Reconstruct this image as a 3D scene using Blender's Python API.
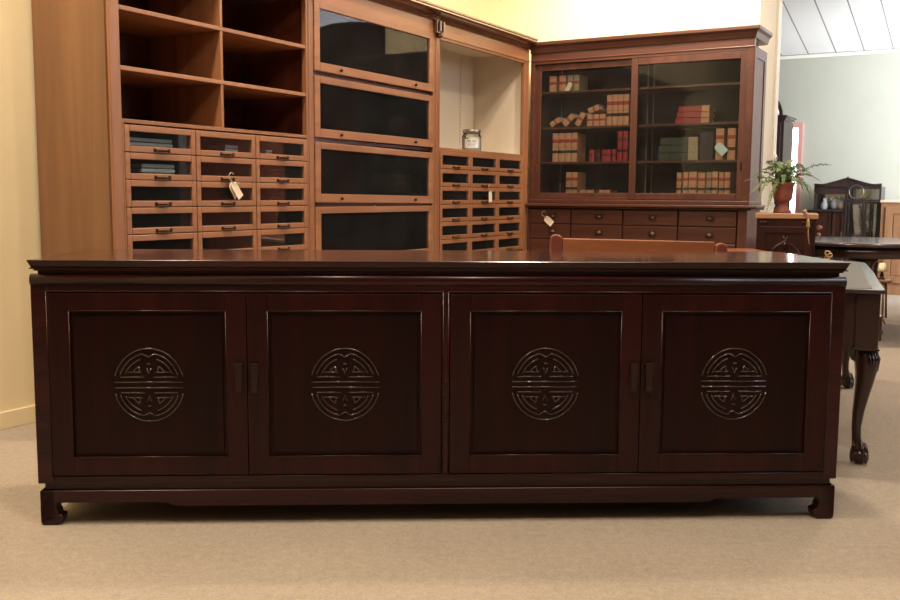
import bpy, bmesh, math, random
from mathutils import Vector, Matrix, Euler
random.seed(7)
for o in list(bpy.data.objects): bpy.data.objects.remove(o)
scene = bpy.context.scene
COL = scene.collection
PI = math.pi; R = math.radians

# ------------------------------------------------------------------ camera
PITCH, ROLL = 0.10864, 0.006534
c, s = math.cos(ROLL), math.sin(ROLL)
right0 = Vector((1, 0, 0)); up0 = Vector((0, math.sin(PITCH), math.cos(PITCH))); fwd = Vector((0, math.cos(PITCH), -math.sin(PITCH)))
rt = right0 * c + up0 * s; up = -right0 * s + up0 * c
cam = bpy.data.cameras.new('camera'); cam.lens = 38.4; cam.sensor_width = 36; cam.clip_start = 0.05; cam.clip_end = 100
camo = bpy.data.objects.new('camera', cam); COL.objects.link(camo)
m = Matrix((rt, up, -fwd)).transposed().to_4x4(); m.translation = Vector((0, 0, 1.0)); camo.matrix_world = m
scene.camera = camo

# ------------------------------------------------------------------ world, exposure, lights
scene.view_settings.view_transform = 'Standard'; scene.view_settings.look = 'None'
scene.view_settings.gamma = 1; scene.view_settings.use_curve_mapping = False
scene.view_settings.exposure = 0.0
w = bpy.data.worlds.new('world'); scene.world = w; w.use_nodes = True
w.node_tree.nodes['Background'].inputs[0].default_value = (0.85, 0.68, 0.5, 1)
w.node_tree.nodes['Background'].inputs[1].default_value = 0.07

AL, AR, AX = R(60), R(-30), R(2.5)          # left wall run, back wall run, sideboard run
U = Vector((math.cos(AL), math.sin(AL), 0)); V = Vector((math.cos(AR), math.sin(AR), 0))
def uv(u, v, z=0): return U * u + V * v + Vector((0, 0, z))
def ceil_z(u): return 2.6 + (11.53 - u) * 0.213 if u > 3 else 4.417 - (3 - u) * 0.213

def area(name, loc, size, power, color, target=None, size_y=None, shape='DISK'):
    l = bpy.data.lights.new(name, 'AREA'); l.shape = shape; l.size = size; l.energy = power; l.color = color
    if size_y: l.shape = 'RECTANGLE'; l.size_y = size_y
    o = bpy.data.objects.new(name, l); COL.objects.link(o); o.location = loc
    d = Vector(target) - Vector(loc) if target else Vector((0, 0, -1))
    o.rotation_euler = d.to_track_quat('-Z', 'Y').to_euler(); return o
def spot(name, loc, target, power, color, ang=80, blend=0.8, r=0.06):
    l = bpy.data.lights.new(name, 'SPOT'); l.energy = power; l.color = color; l.spot_size = R(ang); l.spot_blend = blend; l.shadow_soft_size = r
    o = bpy.data.objects.new(name, l); COL.objects.link(o); o.location = loc
    o.rotation_euler = (Vector(target) - Vector(loc)).to_track_quat('-Z', 'Y').to_euler(); return o
WARM = (1, 0.83, 0.64); SOFT = (1, 0.86, 0.70); DAY = (0.86, 0.93, 1.0)
area('ceiling_lamp_a', (-1.9, 1.9, 3.9), 0.35, 56, WARM)
area('ceiling_lamp_b', (0.7, 0.9, 3.9), 0.35, 54, WARM)
area('ceiling_lamp_c', (0.5, 4.6, 3.8), 0.3, 76, WARM)
area('right_side_fill', (3.1, 5.6, 3.5), 0.3, 60, WARM)  # unseen lamp added to brighten the armoires beyond the right edge
area('ceiling_lamp_d', (-1.5, 2.6, 3.7), 0.3, 60, SOFT, target=(-2.2, 4.2, 1.0))
spot('wall_washer', (1.30, 6.15, 3.30), (1.62, 7.05, 2.45), 420, (1, 0.86, 0.70), ang=100)
spot('wall_washer_b', (0.1, 6.3, 3.4), (0.3, 7.7, 2.5), 60, (1, 0.86, 0.70), ang=110)
area('store_front_daylight', uv(7.6, 5.9, 2.6), 4.0, 220, DAY, target=uv(9.5, 0.5, 1.2), size_y=2.0)  # large unseen panel added to fill the far room with cool light
area('added_ceiling_fill', uv(9.3, 1.2, 1.5), 1.6, 350, DAY, target=uv(9.7, -0.9, 3.4), size_y=1.2)  # unseen panel added inside the room to whiten the far ceiling
spot('cabinet_fill_spot', (1.5, 2.9, 3.3), (-0.7, 5.3, 1.6), 70, SOFT, ang=75)  # spot added to lift the oak cabinet's dark interior
area('soft_fill', (0.6, 1.4, 4.0), 2.0, 40, SOFT, size_y=1.2)  # broad fill added overhead, not a fitting of the shop

# ------------------------------------------------------------------ materials
def nt(name):
    mt = bpy.data.materials.new(name); mt.use_nodes = True
    return mt, mt.node_tree.nodes, mt.node_tree.links, mt.node_tree.nodes['Principled BSDF']
def srgb(r, g, b):
    f = lambda x: (x / 255 / 12.92) if x <= 10 else ((x / 255 + 0.055) / 1.055) ** 2.4
    return (f(r), f(g), f(b), 1)
def wood(name, a, b, rough=0.35, axis='Z', scale=1.0, coat=0.3, bump=0.05, spec=0.5):
    mt, N, L, P = nt(name)
    tc = N.new('ShaderNodeTexCoord'); mp = N.new('ShaderNodeMapping')
    sc = {'X': (1.2, 22, 22), 'Y': (22, 1.2, 22), 'Z': (22, 22, 1.2)}[axis]
    mp.inputs['Scale'].default_value = [k * scale for k in sc]
    n1 = N.new('ShaderNodeTexNoise'); n1.inputs['Scale'].default_value = 1.0; n1.inputs['Detail'].default_value = 6; n1.inputs['Roughness'].default_value = 0.65; n1.inputs['Distortion'].default_value = 0.6
    n2 = N.new('ShaderNodeTexNoise'); n2.inputs['Scale'].default_value = 0.25; n2.inputs['Detail'].default_value = 3
    L.new(tc.outputs['Object'], mp.inputs[0]); L.new(mp.outputs[0], n1.inputs[0]); L.new(mp.outputs[0], n2.inputs[0])
    ad = N.new('ShaderNodeMath'); ad.operation = 'ADD'; L.new(n1.outputs[0], ad.inputs[0]); L.new(n2.outputs[0], ad.inputs[1])
    cr = N.new('ShaderNodeValToRGB'); cr.color_ramp.elements[0].position = 0.38; cr.color_ramp.elements[1].position = 0.66
    cr.color_ramp.elements[0].color = a; cr.color_ramp.elements[1].color = b
    hf = N.new('ShaderNodeMath'); hf.operation = 'MULTIPLY'; hf.inputs[1].default_value = 0.5; L.new(ad.outputs[0], hf.inputs[0])
    L.new(hf.outputs[0], cr.inputs[0]); L.new(cr.outputs[0], P.inputs['Base Color'])
    bp = N.new('ShaderNodeBump'); bp.inputs['Strength'].default_value = bump; bp.inputs['Distance'].default_value = 0.002
    L.new(n1.outputs[0], bp.inputs['Height']); L.new(bp.outputs[0], P.inputs['Normal'])
    P.inputs['Roughness'].default_value = rough; P.inputs['Coat Weight'].default_value = coat; P.inputs['Coat Roughness'].default_value = 0.12; P.inputs['Specular IOR Level'].default_value = spec
    return mt
def plain(name, col, rough=0.5, metal=0, noise=0.0, nscale=20, coat=0):
    mt, N, L, P = nt(name); P.inputs['Roughness'].default_value = rough; P.inputs['Metallic'].default_value = metal; P.inputs['Coat Weight'].default_value = coat
    tc = N.new('ShaderNodeTexCoord'); n = N.new('ShaderNodeTexNoise'); n.inputs['Scale'].default_value = nscale; n.inputs['Detail'].default_value = 4
    L.new(tc.outputs['Object'], n.inputs[0])
    cr = N.new('ShaderNodeValToRGB'); k = max(noise, 0.02)
    cr.color_ramp.elements[0].position = 0.3; cr.color_ramp.elements[1].position = 0.7
    cr.color_ramp.elements[0].color = [x * (1 - k) for x in col[:3]] + [1]; cr.color_ramp.elements[1].color = [min(1, x * (1 + k)) for x in col[:3]] + [1]
    L.new(n.outputs[0], cr.inputs[0]); L.new(cr.outputs[0], P.inputs['Base Color']); return mt
def glass(name, tint=(0.93, 0.95, 0.93), ior=1.5, rough=0.01, haze=0.006):
    mt, N, L, P = nt(name); N.remove(P); out = N['Material Output']
    fr = N.new('ShaderNodeFresnel'); fr.inputs[0].default_value = ior
    t = N.new('ShaderNodeBsdfTransparent'); t.inputs[0].default_value = (*tint, 1)
    g = N.new('ShaderNodeBsdfGlossy'); g.inputs['Roughness'].default_value = rough
    mx = N.new('ShaderNodeMixShader'); L.new(fr.outputs[0], mx.inputs[0]); L.new(t.outputs[0], mx.inputs[1]); L.new(g.outputs[0], mx.inputs[2])
    df = N.new('ShaderNodeBsdfDiffuse'); df.inputs[0].default_value = (0.8, 0.78, 0.75, 1)  # diffuse mix imitates a haze of reflections on the glass
    tc = N.new('ShaderNodeTexCoord'); no = N.new('ShaderNodeTexNoise'); no.inputs['Scale'].default_value = 4; L.new(tc.outputs['Object'], no.inputs[0])
    ml = N.new('ShaderNodeMath'); ml.operation = 'MULTIPLY'; ml.inputs[1].default_value = haze * 2; L.new(no.outputs[0], ml.inputs[0])
    m2 = N.new('ShaderNodeMixShader'); L.new(ml.outputs[0], m2.inputs[0]); L.new(mx.outputs[0], m2.inputs[1]); L.new(df.outputs[0], m2.inputs[2]); L.new(m2.outputs[0], out.inputs[0])
    return mt
def emit(name, col, st):
    mt, N, L, P = nt(name); P.inputs['Base Color'].default_value = (*col, 1); P.inputs['Emission Color'].default_value = (*col, 1); P.inputs['Emission Strength'].default_value = st; return mt

M = {}
M['rose_z'] = wood('rosewood_upright', srgb(27, 7, 7), srgb(54, 15, 14), 0.3, 'Z', 1, 0.06, spec=0.2)
M['rose_x'] = wood('rosewood_long', srgb(29, 7, 7), srgb(60, 17, 16), 0.27, 'X', 1, 0.12, spec=0.28)
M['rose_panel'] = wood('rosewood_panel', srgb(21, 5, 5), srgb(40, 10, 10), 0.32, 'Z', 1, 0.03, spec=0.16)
M['rose_carved'] = wood('rosewood_carving', srgb(28, 8, 8), srgb(46, 14, 12), 0.14, 'X', 1, 0.5, bump=0, spec=0.9)
M['rose_top'] = wood('rosewood_polished_top', srgb(40, 13, 11), srgb(76, 28, 22), 0.16, 'X', 1, 0.8, 0.02)
M['oak_z'] = wood('oak_upright', srgb(130, 84, 54), srgb(164, 111, 75), 0.42, 'Z', 1, 0.06)
M['oak_x'] = wood('oak_long', srgb(132, 86, 56), srgb(167, 114, 77), 0.42, 'X', 1, 0.06)
M['oak_side'] = wood('oak_side_veneer', srgb(112, 76, 48), srgb(138, 97, 64), 0.42, 'Z', 0.7, 0.1)
M['cornice'] = wood('oak_cornice_dark', srgb(72, 42, 28), srgb(104, 64, 44), 0.16, 'X', 1, 0.7)
M['mahog_in'] = wood('mahogany_inside', srgb(68, 32, 21), srgb(108, 56, 37), 0.34, 'X', 0.7, 0.3)
M['mah_z'] = wood('mahogany_upright', srgb(64, 34, 24), srgb(94, 53, 38), 0.4, 'Z', 1, 0.04)
M['mah_x'] = wood('mahogany_long', srgb(65, 34, 24), srgb(94, 52, 37), 0.38, 'X', 1, 0.1)
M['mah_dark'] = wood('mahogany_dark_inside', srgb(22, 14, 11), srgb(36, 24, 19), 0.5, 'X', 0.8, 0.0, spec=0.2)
M['cream_in'] = plain('cream_painted_inside', srgb(206, 192, 172), 0.6)
M['wall'] = plain('yellow_wall_paint', srgb(236, 218, 176), 0.75, noise=0.02, nscale=3)
M['jamb'] = plain('wall_end_shade_beige', srgb(214, 202, 176), 0.7)  # duller beige puts the shade of the unlit wall end into colour
M['white'] = plain('white_trim_paint', srgb(238, 232, 220), 0.5)
M['green'] = plain('sage_wall_paint', srgb(176, 176, 162), 0.8, noise=0.02, nscale=3)
M['brass'] = plain('aged_brass', srgb(150, 110, 60), 0.35, 1)
M['bronze'] = plain('dark_bronze', srgb(52, 36, 28), 0.4, 0.8)
M['blackmetal'] = plain('dark_pull_metal', srgb(44, 22, 19), 0.35, 0.3)
M['dullbronze'] = plain('browned_bronze', srgb(62, 42, 28), 0.5, 0.5)
M['steel'] = plain('dull_steel', srgb(150, 145, 138), 0.4, 1)
M['glass'] = glass('pane_glass', ior=1.3)
M['paper'] = plain('cream_paper', srgb(232, 214, 186), 0.8)
M['paperw'] = plain('white_paper', srgb(226, 226, 222), 0.8)
M['paleblue'] = plain('white_blue_card', srgb(200, 220, 222), 0.8)
M['paperb'] = plain('pale_blue_print', srgb(120, 176, 186), 0.8)
M['string'] = plain('white_string', srgb(210, 196, 170), 0.9)
M['gold'] = plain('gold_cord', srgb(176, 142, 100), 0.5, 0.3)
M['tan'] = plain('tan_buckram', srgb(188, 138, 106), 0.7, noise=0.12, nscale=60)
M['rust'] = plain('rust_label', srgb(150, 52, 40), 0.6)
M['black'] = plain('black_label', srgb(34, 26, 24), 0.6)
M['red'] = plain('red_leather', srgb(150, 40, 44), 0.55, noise=0.1, nscale=50)
M['darkred'] = plain('dark_red_leather', srgb(92, 28, 28), 0.55, noise=0.1)
M['greenb'] = plain('dark_green_cloth', srgb(48, 58, 46), 0.6, noise=0.1)
M['pages'] = plain('book_pages', srgb(196, 178, 150), 0.85, noise=0.1, nscale=90)
M['greyb'] = plain('grey_cloth', srgb(150, 134, 112), 0.7, noise=0.15, nscale=60)
M['bluebox'] = plain('dark_blue_board', srgb(34, 26, 38), 0.6)
M['terra'] = plain('terracotta', srgb(134, 76, 62), 0.8, noise=0.12, nscale=25)
M['soil'] = plain('dark_soil', srgb(48, 36, 28), 0.95)
M['leaf'] = plain('fern_leaf', srgb(98, 122, 80), 0.6, noise=0.3, nscale=30)
M['leaf2'] = plain('fern_leaf_pale', srgb(132, 150, 106), 0.6, noise=0.25, nscale=30)
M['orange'] = wood('orange_pine', srgb(140, 82, 52), srgb(172, 106, 68), 0.38, 'X', 0.8, 0.3)
M['pinkwood'] = wood('red_brown_post', srgb(110, 52, 42), srgb(146, 78, 62), 0.4, 'Z', 1, 0.3)
M['pine'] = wood('pine_boards', srgb(126, 88, 58), srgb(158, 116, 82), 0.5, 'Z', 0.8, 0.1)
M['pinetop'] = plain('pale_pine_top', srgb(206, 180, 160), 0.5)
M['ebony'] = wood('ebonised_wood', srgb(34, 24, 24), srgb(56, 40, 40), 0.35, 'Z', 1, 0.3)
M['walnut'] = wood('dark_walnut', srgb(36, 15, 11), srgb(60, 29, 22), 0.3, 'Z', 1, 0.25)
M['walnut_x'] = wood('dark_walnut_long', srgb(46, 22, 18), srgb(78, 40, 32), 0.22, 'X', 1, 0.6)
M['tabletop'] = wood('dark_gloss_tabletop', srgb(50, 34, 34), srgb(72, 52, 50), 0.2, 'X', 1, 0.4, 0.01)
M['carvedtop'] = wood('worn_oak_top', srgb(150, 108, 78), srgb(190, 146, 108), 0.45, 'X', 1, 0.2)
M['leather'] = plain('grey_leather', srgb(86, 84, 80), 0.55, noise=0.08, nscale=15)
M['mirror'] = plain('mirror_silver', srgb(190, 195, 190), 0.08, 1)
M['shade'] = plain('cream_lamp_shade', srgb(244, 226, 190), 0.8)
M['milk'] = plain('white_powder', srgb(226, 222, 214), 0.6)
M['cloth'] = plain('pale_cloth', srgb(190, 192, 196), 0.85, noise=0.1, nscale=20)
M['pinkcloth'] = plain('pink_cloth', srgb(240, 220, 220), 0.85, noise=0.1, nscale=20)
M['winframe'] = plain('salmon_window_frame', srgb(206, 150, 140), 0.6)
M['daylight'] = emit('daylight_pane', (0.85, 0.95, 1.0), 6.0)

def carpet():
    mt, N, L, P = nt('beige_carpet'); tc = N.new('ShaderNodeTexCoord')
    a = N.new('ShaderNodeTexNoise'); a.inputs['Scale'].default_value = 130; a.inputs['Detail'].default_value = 3
    b = N.new('ShaderNodeTexNoise'); b.inputs['Scale'].default_value = 1.6; b.inputs['Detail'].default_value = 3
    d = N.new('ShaderNodeTexNoise'); d.inputs['Scale'].default_value = 38; d.inputs['Detail'].default_value = 2
    for n in (a, b, d): L.new(tc.outputs['Object'], n.inputs[0])
    cr = N.new('ShaderNodeValToRGB'); cr.color_ramp.elements[0].position = 0.3; cr.color_ramp.elements[1].position = 0.7
    cr.color_ramp.elements[0].color = srgb(144, 130, 114); cr.color_ramp.elements[1].color = srgb(184, 171, 154)
    mx = N.new('ShaderNodeMath'); mx.operation = 'MULTIPLY_ADD'; mx.inputs[1].default_value = 0.5; L.new(a.outputs[0], mx.inputs[0])
    m2 = N.new('ShaderNodeMath'); m2.operation = 'MULTIPLY_ADD'; m2.inputs[1].default_value = 0.25; L.new(b.outputs[0], m2.inputs[0])
    m3 = N.new('ShaderNodeMath'); m3.operation = 'MULTIPLY'; m3.inputs[1].default_value = 0.25; L.new(d.outputs[0], m3.inputs[0])
    L.new(m3.outputs[0], m2.inputs[2]); L.new(m2.outputs[0], mx.inputs[2]); L.new(mx.outputs[0], cr.inputs[0]); L.new(cr.outputs[0], P.inputs['Base Color'])
    bp = N.new('ShaderNodeBump'); bp.inputs['Strength'].default_value = 0.5; bp.inputs['Distance'].default_value = 0.006; L.new(mx.outputs[0], bp.inputs['Height']); L.new(bp.outputs[0], P.inputs['Normal'])
    P.inputs['Roughness'].default_value = 0.95; return mt
M['carpet'] = carpet()
def planks():
    mt, N, L, P = nt('white_ceiling_planks'); tc = N.new('ShaderNodeTexCoord'); sp = N.new('ShaderNodeSeparateXYZ'); L.new(tc.outputs['Object'], sp.inputs[0])
    fr = N.new('ShaderNodeMath'); fr.operation = 'FRACT'; ml = N.new('ShaderNodeMath'); ml.operation = 'MULTIPLY'; ml.inputs[1].default_value = 1 / 0.29
    L.new(sp.outputs['Y'], ml.inputs[0]); L.new(ml.outputs[0], fr.inputs[0])
    lt = N.new('ShaderNodeMath'); lt.operation = 'LESS_THAN'; lt.inputs[1].default_value = 0.045; L.new(fr.outputs[0], lt.inputs[0])
    mx = N.new('ShaderNodeMixRGB'); mx.inputs[1].default_value = srgb(248, 247, 246); mx.inputs[2].default_value = srgb(150, 146, 146); L.new(lt.outputs[0], mx.inputs[0]); L.new(mx.outputs[0], P.inputs['Base Color'])
    P.inputs['Roughness'].default_value = 0.6; return mt
M['planks'] = planks()

# ------------------------------------------------------------------ mesh helpers
class MB:
    def __init__(s): s.v = []; s.f = []; s.mi = []; s.sm = []
    def add(s, vs, fs, mi=0, smooth=False):
        n = len(s.v); s.v += [tuple(v) for v in vs]; s.f += [tuple(n + i for i in f) for f in fs]; s.mi += [mi] * len(fs); s.sm += [smooth] * len(fs); return s
    def box(s, x0, x1, y0, y1, z0, z1, mi=0, mat=None):
        vs = [Vector((x, y, z)) for z in (z0, z1) for y in (y0, y1) for x in (x0, x1)]
        if mat: vs = [mat @ v for v in vs]
        return s.add(vs, [(0, 2, 3, 1), (4, 5, 7, 6), (0, 1, 5, 4), (2, 6, 7, 3), (0, 4, 6, 2), (1, 3, 7, 5)], mi)
    def prism(s, poly, y0, y1, mi=0, mat=None):      # poly in XZ, extruded along Y
        n = len(poly); a = sum(poly[i][0] * poly[(i + 1) % n][1] - poly[(i + 1) % n][0] * poly[i][1] for i in range(n))
        if a < 0: poly = poly[::-1]
        vs = [Vector((x, y0, z)) for x, z in poly] + [Vector((x, y1, z)) for x, z in poly]
        if mat: vs = [mat @ v for v in vs]
        return s.add(vs, [tuple(range(n)), tuple(range(2 * n - 1, n - 1, -1))] + [(i + n, (i + 1) % n + n, (i + 1) % n, i)[::1] for i in range(n)], mi)
    def lathe(s, prof, cx=0, cy=0, seg=32, mi=0, mat=None, smooth=True):
        vs = []; fs = []
        for r_, z in prof:
            for k in range(seg): a = 2 * PI * k / seg; vs.append(Vector((cx + r_ * math.cos(a), cy + r_ * math.sin(a), z)))
        for i in range(len(prof) - 1):
            for k in range(seg): k2 = (k + 1) % seg; fs.append((i * seg + k, i * seg + k2, (i + 1) * seg + k2, (i + 1) * seg + k))
        fs.append(tuple(range(seg - 1, -1, -1))); fs.append(tuple((len(prof) - 1) * seg + k for k in range(seg)))
        if mat: vs = [mat @ v for v in vs]
        return s.add(vs, fs, mi, smooth)
    def tube(s, pts, rad, seg=8, mi=0, closed=False, sq=None):
        pts = [Vector(p) for p in pts]; n = len(pts); vs = []; fs = []
        rads = rad if isinstance(rad, (list, tuple)) else [rad] * n
        prev = None
        for i, p in enumerate(pts):
            if closed: d = pts[(i + 1) % n] - pts[i - 1]
            else: d = pts[min(i + 1, n - 1)] - pts[max(i - 1, 0)]
            d.normalize()
            if prev is None:
                a = Vector((0, 1, 0)) if abs(d.y) < 0.9 else Vector((1, 0, 0)); x = d.cross(a).normalized()
            else: x = (prev - d * prev.dot(d)).normalized()
            prev = x; y = d.cross(x)
            for k in range(seg): a = 2 * PI * k / seg; vs.append(p + (x * math.cos(a) + y * math.sin(a)) * rads[i])
        for i in range(n if closed else n - 1):
            j = (i + 1) % n
            for k in range(seg): k2 = (k + 1) % seg; fs.append((i * seg + k, i * seg + k2, j * seg + k2, j * seg + k))
        if not closed: fs.append(tuple(range(seg - 1, -1, -1))); fs.append(tuple((n - 1) * seg + k for k in range(seg)))
        return s.add(vs, fs, mi, True)
    def ball(s, c0, r_, seg=16, mi=0, sc=(1, 1, 1)):
        c0 = Vector(c0); vs = []; fs = []; rings = seg // 2
        for i in range(1, rings):
            t = PI * i / rings
            for k in range(seg): a = 2 * PI * k / seg; vs.append(c0 + Vector((r_ * sc[0] * math.sin(t) * math.cos(a), r_ * sc[1] * math.sin(t) * math.sin(a), r_ * sc[2] * math.cos(t))))
        for i in range(rings - 2):
            for k in range(seg): k2 = (k + 1) % seg; fs.append((i * seg + k2, i * seg + k, (i + 1) * seg + k, (i + 1) * seg + k2))
        n = len(vs); vs += [c0 + Vector((0, 0, r_ * sc[2])), c0 - Vector((0, 0, r_ * sc[2]))]
        for k in range(seg): k2 = (k + 1) % seg; fs.append((n, k, k2)); fs.append((n + 1, (rings - 2) * seg + k2, (rings - 2) * seg + k))
        return s.add(vs, fs, mi, True)
    def frame(s, x0, x1, z0, z1, wd, y0, y1, mi=0, wb=None, wt=None):   # rectangular frame in XZ
        wb = wb or wd; wt = wt or wd
        s.box(x0, x0 + wd, y0, y1, z0, z1, mi); s.box(x1 - wd, x1, y0, y1, z0, z1, mi)
        s.box(x0 + wd, x1 - wd, y0, y1, z0, z0 + wb, mi); return s.box(x0 + wd, x1 - wd, y0, y1, z1 - wt, z1, mi)
    def build(s, name, mats, parent=None, bevel=0.0, seg=2, loc=None):
        me = bpy.data.meshes.new(name); me.from_pydata(s.v, [], s.f)
        mats = mats if isinstance(mats, (list, tuple)) else [mats]
        for mt in mats: me.materials.append(M[mt] if isinstance(mt, str) else mt)
        for p, i, sm in zip(me.polygons, s.mi, s.sm): p.material_index = i; p.use_smooth = sm
        bm = bmesh.new(); bm.from_mesh(me); bmesh.ops.recalc_face_normals(bm, faces=bm.faces); bm.to_mesh(me); bm.free()
        o = bpy.data.objects.new(name, me); COL.objects.link(o)
        if parent: o.parent = parent
        if loc: o.location = loc
        if bevel:
            b = o.modifiers.new('bevel', 'BEVEL'); b.width = bevel; b.segments = seg; b.limit_method = 'ANGLE'; b.angle_limit = R(40)
        return o
def thing(name, label, cat, loc=(0, 0, 0), rz=0, group=None):
    o = bpy.data.objects.new(name, None); COL.objects.link(o); o.location = loc; o.rotation_euler = (0, 0, rz); o.empty_display_size = 0.1
    return tag(o, label, cat, group)
def tag(o, label, cat, group=None):
    o['label'] = label; o['category'] = cat
    if group: o['group'] = group
    return o
def copy_tree(o, parent=None, loc=None):
    c = o.copy(); COL.objects.link(c); c.parent = parent
    if loc is not None: c.location = loc
    for ch in [x for x in bpy.data.objects if x.parent == o]: copy_tree(ch, c)
    return c
def structure(mb, name, mat, loc=(0, 0, 0), rz=0, bevel=0):
    o = mb.build(name, mat, bevel=bevel); o.location = loc; o.rotation_euler = (0, 0, rz); o['kind'] = 'structure'; return o

# ------------------------------------------------------------------ the setting (frame: x along U = away, y = -V)
F = Vector((-1.3707, 3.9310, 0))       # front left corner of the oak wall cabinet
G = Vector((0.5943, 7.3345, 0))        # front left corner of the mahogany bookcase
structure(MB().box(-14, 16, -8, 15, -0.05, 0), 'floor', 'carpet')
# in the U frame: X = u, Y = -v
FU = F.dot(U); FV = F.dot(V)           # 2.719, -3.153
wallY = -(FV) + 0.49                   # left wall plane
GU = G.dot(U)
uB = GU + 0.40                         # back wall plane
mb = MB()
us = [-6, 3, uB + 0.0]
poly = [(-6, 0), (uB, 0), (uB, ceil_z(uB)), (3, ceil_z(3)), (-6, ceil_z(-6))]
mb.prism(poly, wallY, wallY + 0.12)
structure(mb, 'wall_left', 'wall', rz=AL)
structure(MB().box(-6, FU - 0.02, wallY - 0.014, wallY, 0, 0.075), 'baseboard_left', 'wall', rz=AL, bevel=0.003)
GV = G.dot(V)
yEnd = -(GV + 1.56)                   # right-hand end of the back wall
structure(MB().box(uB, uB + 0.55, yEnd, wallY + 0.12, 0, ceil_z(uB + 0.55)), 'wall_back', ['wall'], rz=AL)
structure(MB().box(uB + 0.001, uB + 0.549, yEnd - 0.012, yEnd, 0, ceil_z(uB + 0.55)), 'trim_1', 'jamb', rz=AL)
structure(MB().box(uB + 0.55, uB + 0.65, yEnd - 0.03, yEnd + 0.10, 0, ceil_z(uB + 0.65)), 'trim_2', 'white', rz=AL, bevel=0.004)
# far green wall with window opening
uF = 11.53; WV = Vector((4.81, 10.54, 0)).dot(V)
def fy(sv): return -(WV + sv)
wx = (-1.46, -0.985, 0.80, 1.80)
hz = ceil_z(uF)
far = MB().box(uF, uF + 0.12, fy(wx[0]), fy(-4.5), 0, hz).box(uF, uF + 0.12, fy(6.0), fy(wx[1]), 0, hz)
far.box(uF, uF + 0.12, fy(wx[1]), fy(wx[0]), 0, wx[2]).box(uF, uF + 0.12, fy(wx[1]), fy(wx[0]), wx[3], hz)
structure(far, 'wall_far', 'green', rz=AL)
wn = MB(); y0, y1 = fy(wx[1]), fy(wx[0])
for a, b, c_, d in ((y0 - 0.035, y0 + 0.012, wx[2] - 0.04, wx[3] + 0.04), (y1 - 0.012, y1 + 0.035, wx[2] - 0.04, wx[3] + 0.04), (y0, y1, wx[3] - 0.012, wx[3] + 0.04), (y0, y1, wx[2] - 0.04, wx[2] + 0.012), (y0, y1, 1.28, 1.30)):
    wn.box(uF - 0.03, uF + 0.06, a, b, c_, d)
wf = structure(wn, 'window_1', 'winframe', rz=AL)
pane = MB().box(uF + 0.05, uF + 0.056, y0, y1, wx[2], wx[3]).build('window_pane', 'daylight', wf)
structure(MB().box(uF - 0.03, uF, fy(6.0), fy(-4.5), hz - 0.045, hz - 0.01), 'trim_3', 'white', rz=AL)
ce = MB()
ce.prism([(3, ceil_z(3)), (uF + 0.12, ceil_z(uF + 0.12)), (uF + 0.12, ceil_z(uF) + 0.06), (3, ceil_z(3) + 0.1)], fy(6.0), wallY + 0.12)
ce.prism([(-6, ceil_z(-6)), (3, ceil_z(3)), (3, ceil_z(3) + 0.1), (-6, ceil_z(-6) + 0.1)], fy(6.0), wallY + 0.12)
structure(ce, 'ceiling', 'planks', rz=AL)

# ------------------------------------------------------------------ rosewood sideboard
SBO = Vector((-1.2315, 2.8092, 0)); W = 2.44; D = 0.55
sb = thing('sideboard', 'long dark rosewood sideboard with four doors carved with round medallions, on beige carpet', 'sideboard', SBO, AX)
# cap: profile in YZ swept as stacked slabs with sloping edge
def cap_slab(z0, z1, o0, o1, mi=0, b=None):
    b = b or MB(); vs = []
    for z, o in ((z0, o0), (z1, o1)): vs += [(-o, -o, z), (W + o, -o, z), (W + o, D + o, z), (-o, D + o, z)]
    return b.add(vs, [(3, 2, 1, 0), (4, 5, 6, 7), (0, 1, 5, 4), (1, 2, 6, 5), (2, 3, 7, 6), (3, 0, 4, 7)], mi)
b = MB(); cap_slab(0.7775, 0.781, 0.004, 0.004, 1, b); cap_slab(0.781, 0.8015, -0.001, 0.008, 1, b); cap_slab(0.8015, 0.8048, 0.009, 0.007, 0, b)
top = b.build('top', ['rose_top', 'rose_x'], sb, 0.0012)
b = MB(); cap_slab(0.754, 0.7765, -0.014, -0.014, 0, b); cap_slab(0.7715, 0.7765, -0.006, -0.004, 0, b); b.build('neck_moulding', 'rose_x', sb, 0.002)
body = MB()
ST = 0.045; OZ0, OZ1 = 0.153, 0.708; DX = [(0.045, 0.6255), (0.6275, 1.208), (1.234, 1.8145), (1.8165, 2.395)]
body.box(-0.004, ST, 0, 0.03, 0.129, 0.757).box(W - ST, W + 0.002, 0, 0.03, 0.129, 0.757)
body.box(ST, W - ST, 0, 0.03, OZ1, 0.754).box(ST, W - ST, 0, 0.03, 0.129, OZ0).box(1.209, 1.233, 0, 0.03, OZ0, OZ1)
body.box(0, 0.02, 0.03, D, 0.129, 0.754).box(W - 0.02, W, 0.03, D, 0.129, 0.754).box(0.02, W - 0.02, D - 0.02, D, 0.129, 0.754).box(0.02, W - 0.02, 0.03, D - 0.02, 0.129, 0.15).box(0.02, W - 0.02, 0.03, D - 0.02, 0.735, 0.754)
body.build('body', 'rose_x', sb, 0.003, 2)
b = MB(); prof = [(0.0, 0.730), (-0.003, 0.736), (-0.0042, 0.744), (-0.0032, 0.752), (0.0, 0.758), (0.006, 0.7615), (0.014, 0.7625), (0.02, 0.7625), (0.02, 0.730)]
b.add([(x, y, z) for x in (-0.004, W + 0.002) for y, z in prof], [tuple(range(9)), tuple(range(17, 8, -1))] + [(k, (k + 1) % 9, (k + 1) % 9 + 9, k + 9) for k in range(9)])
for o_ in [b.build('top_rail_moulding', 'rose_x', sb)]:
    for p_ in o_.data.polygons: p_.use_smooth = len(p_.vertices) == 4
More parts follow.
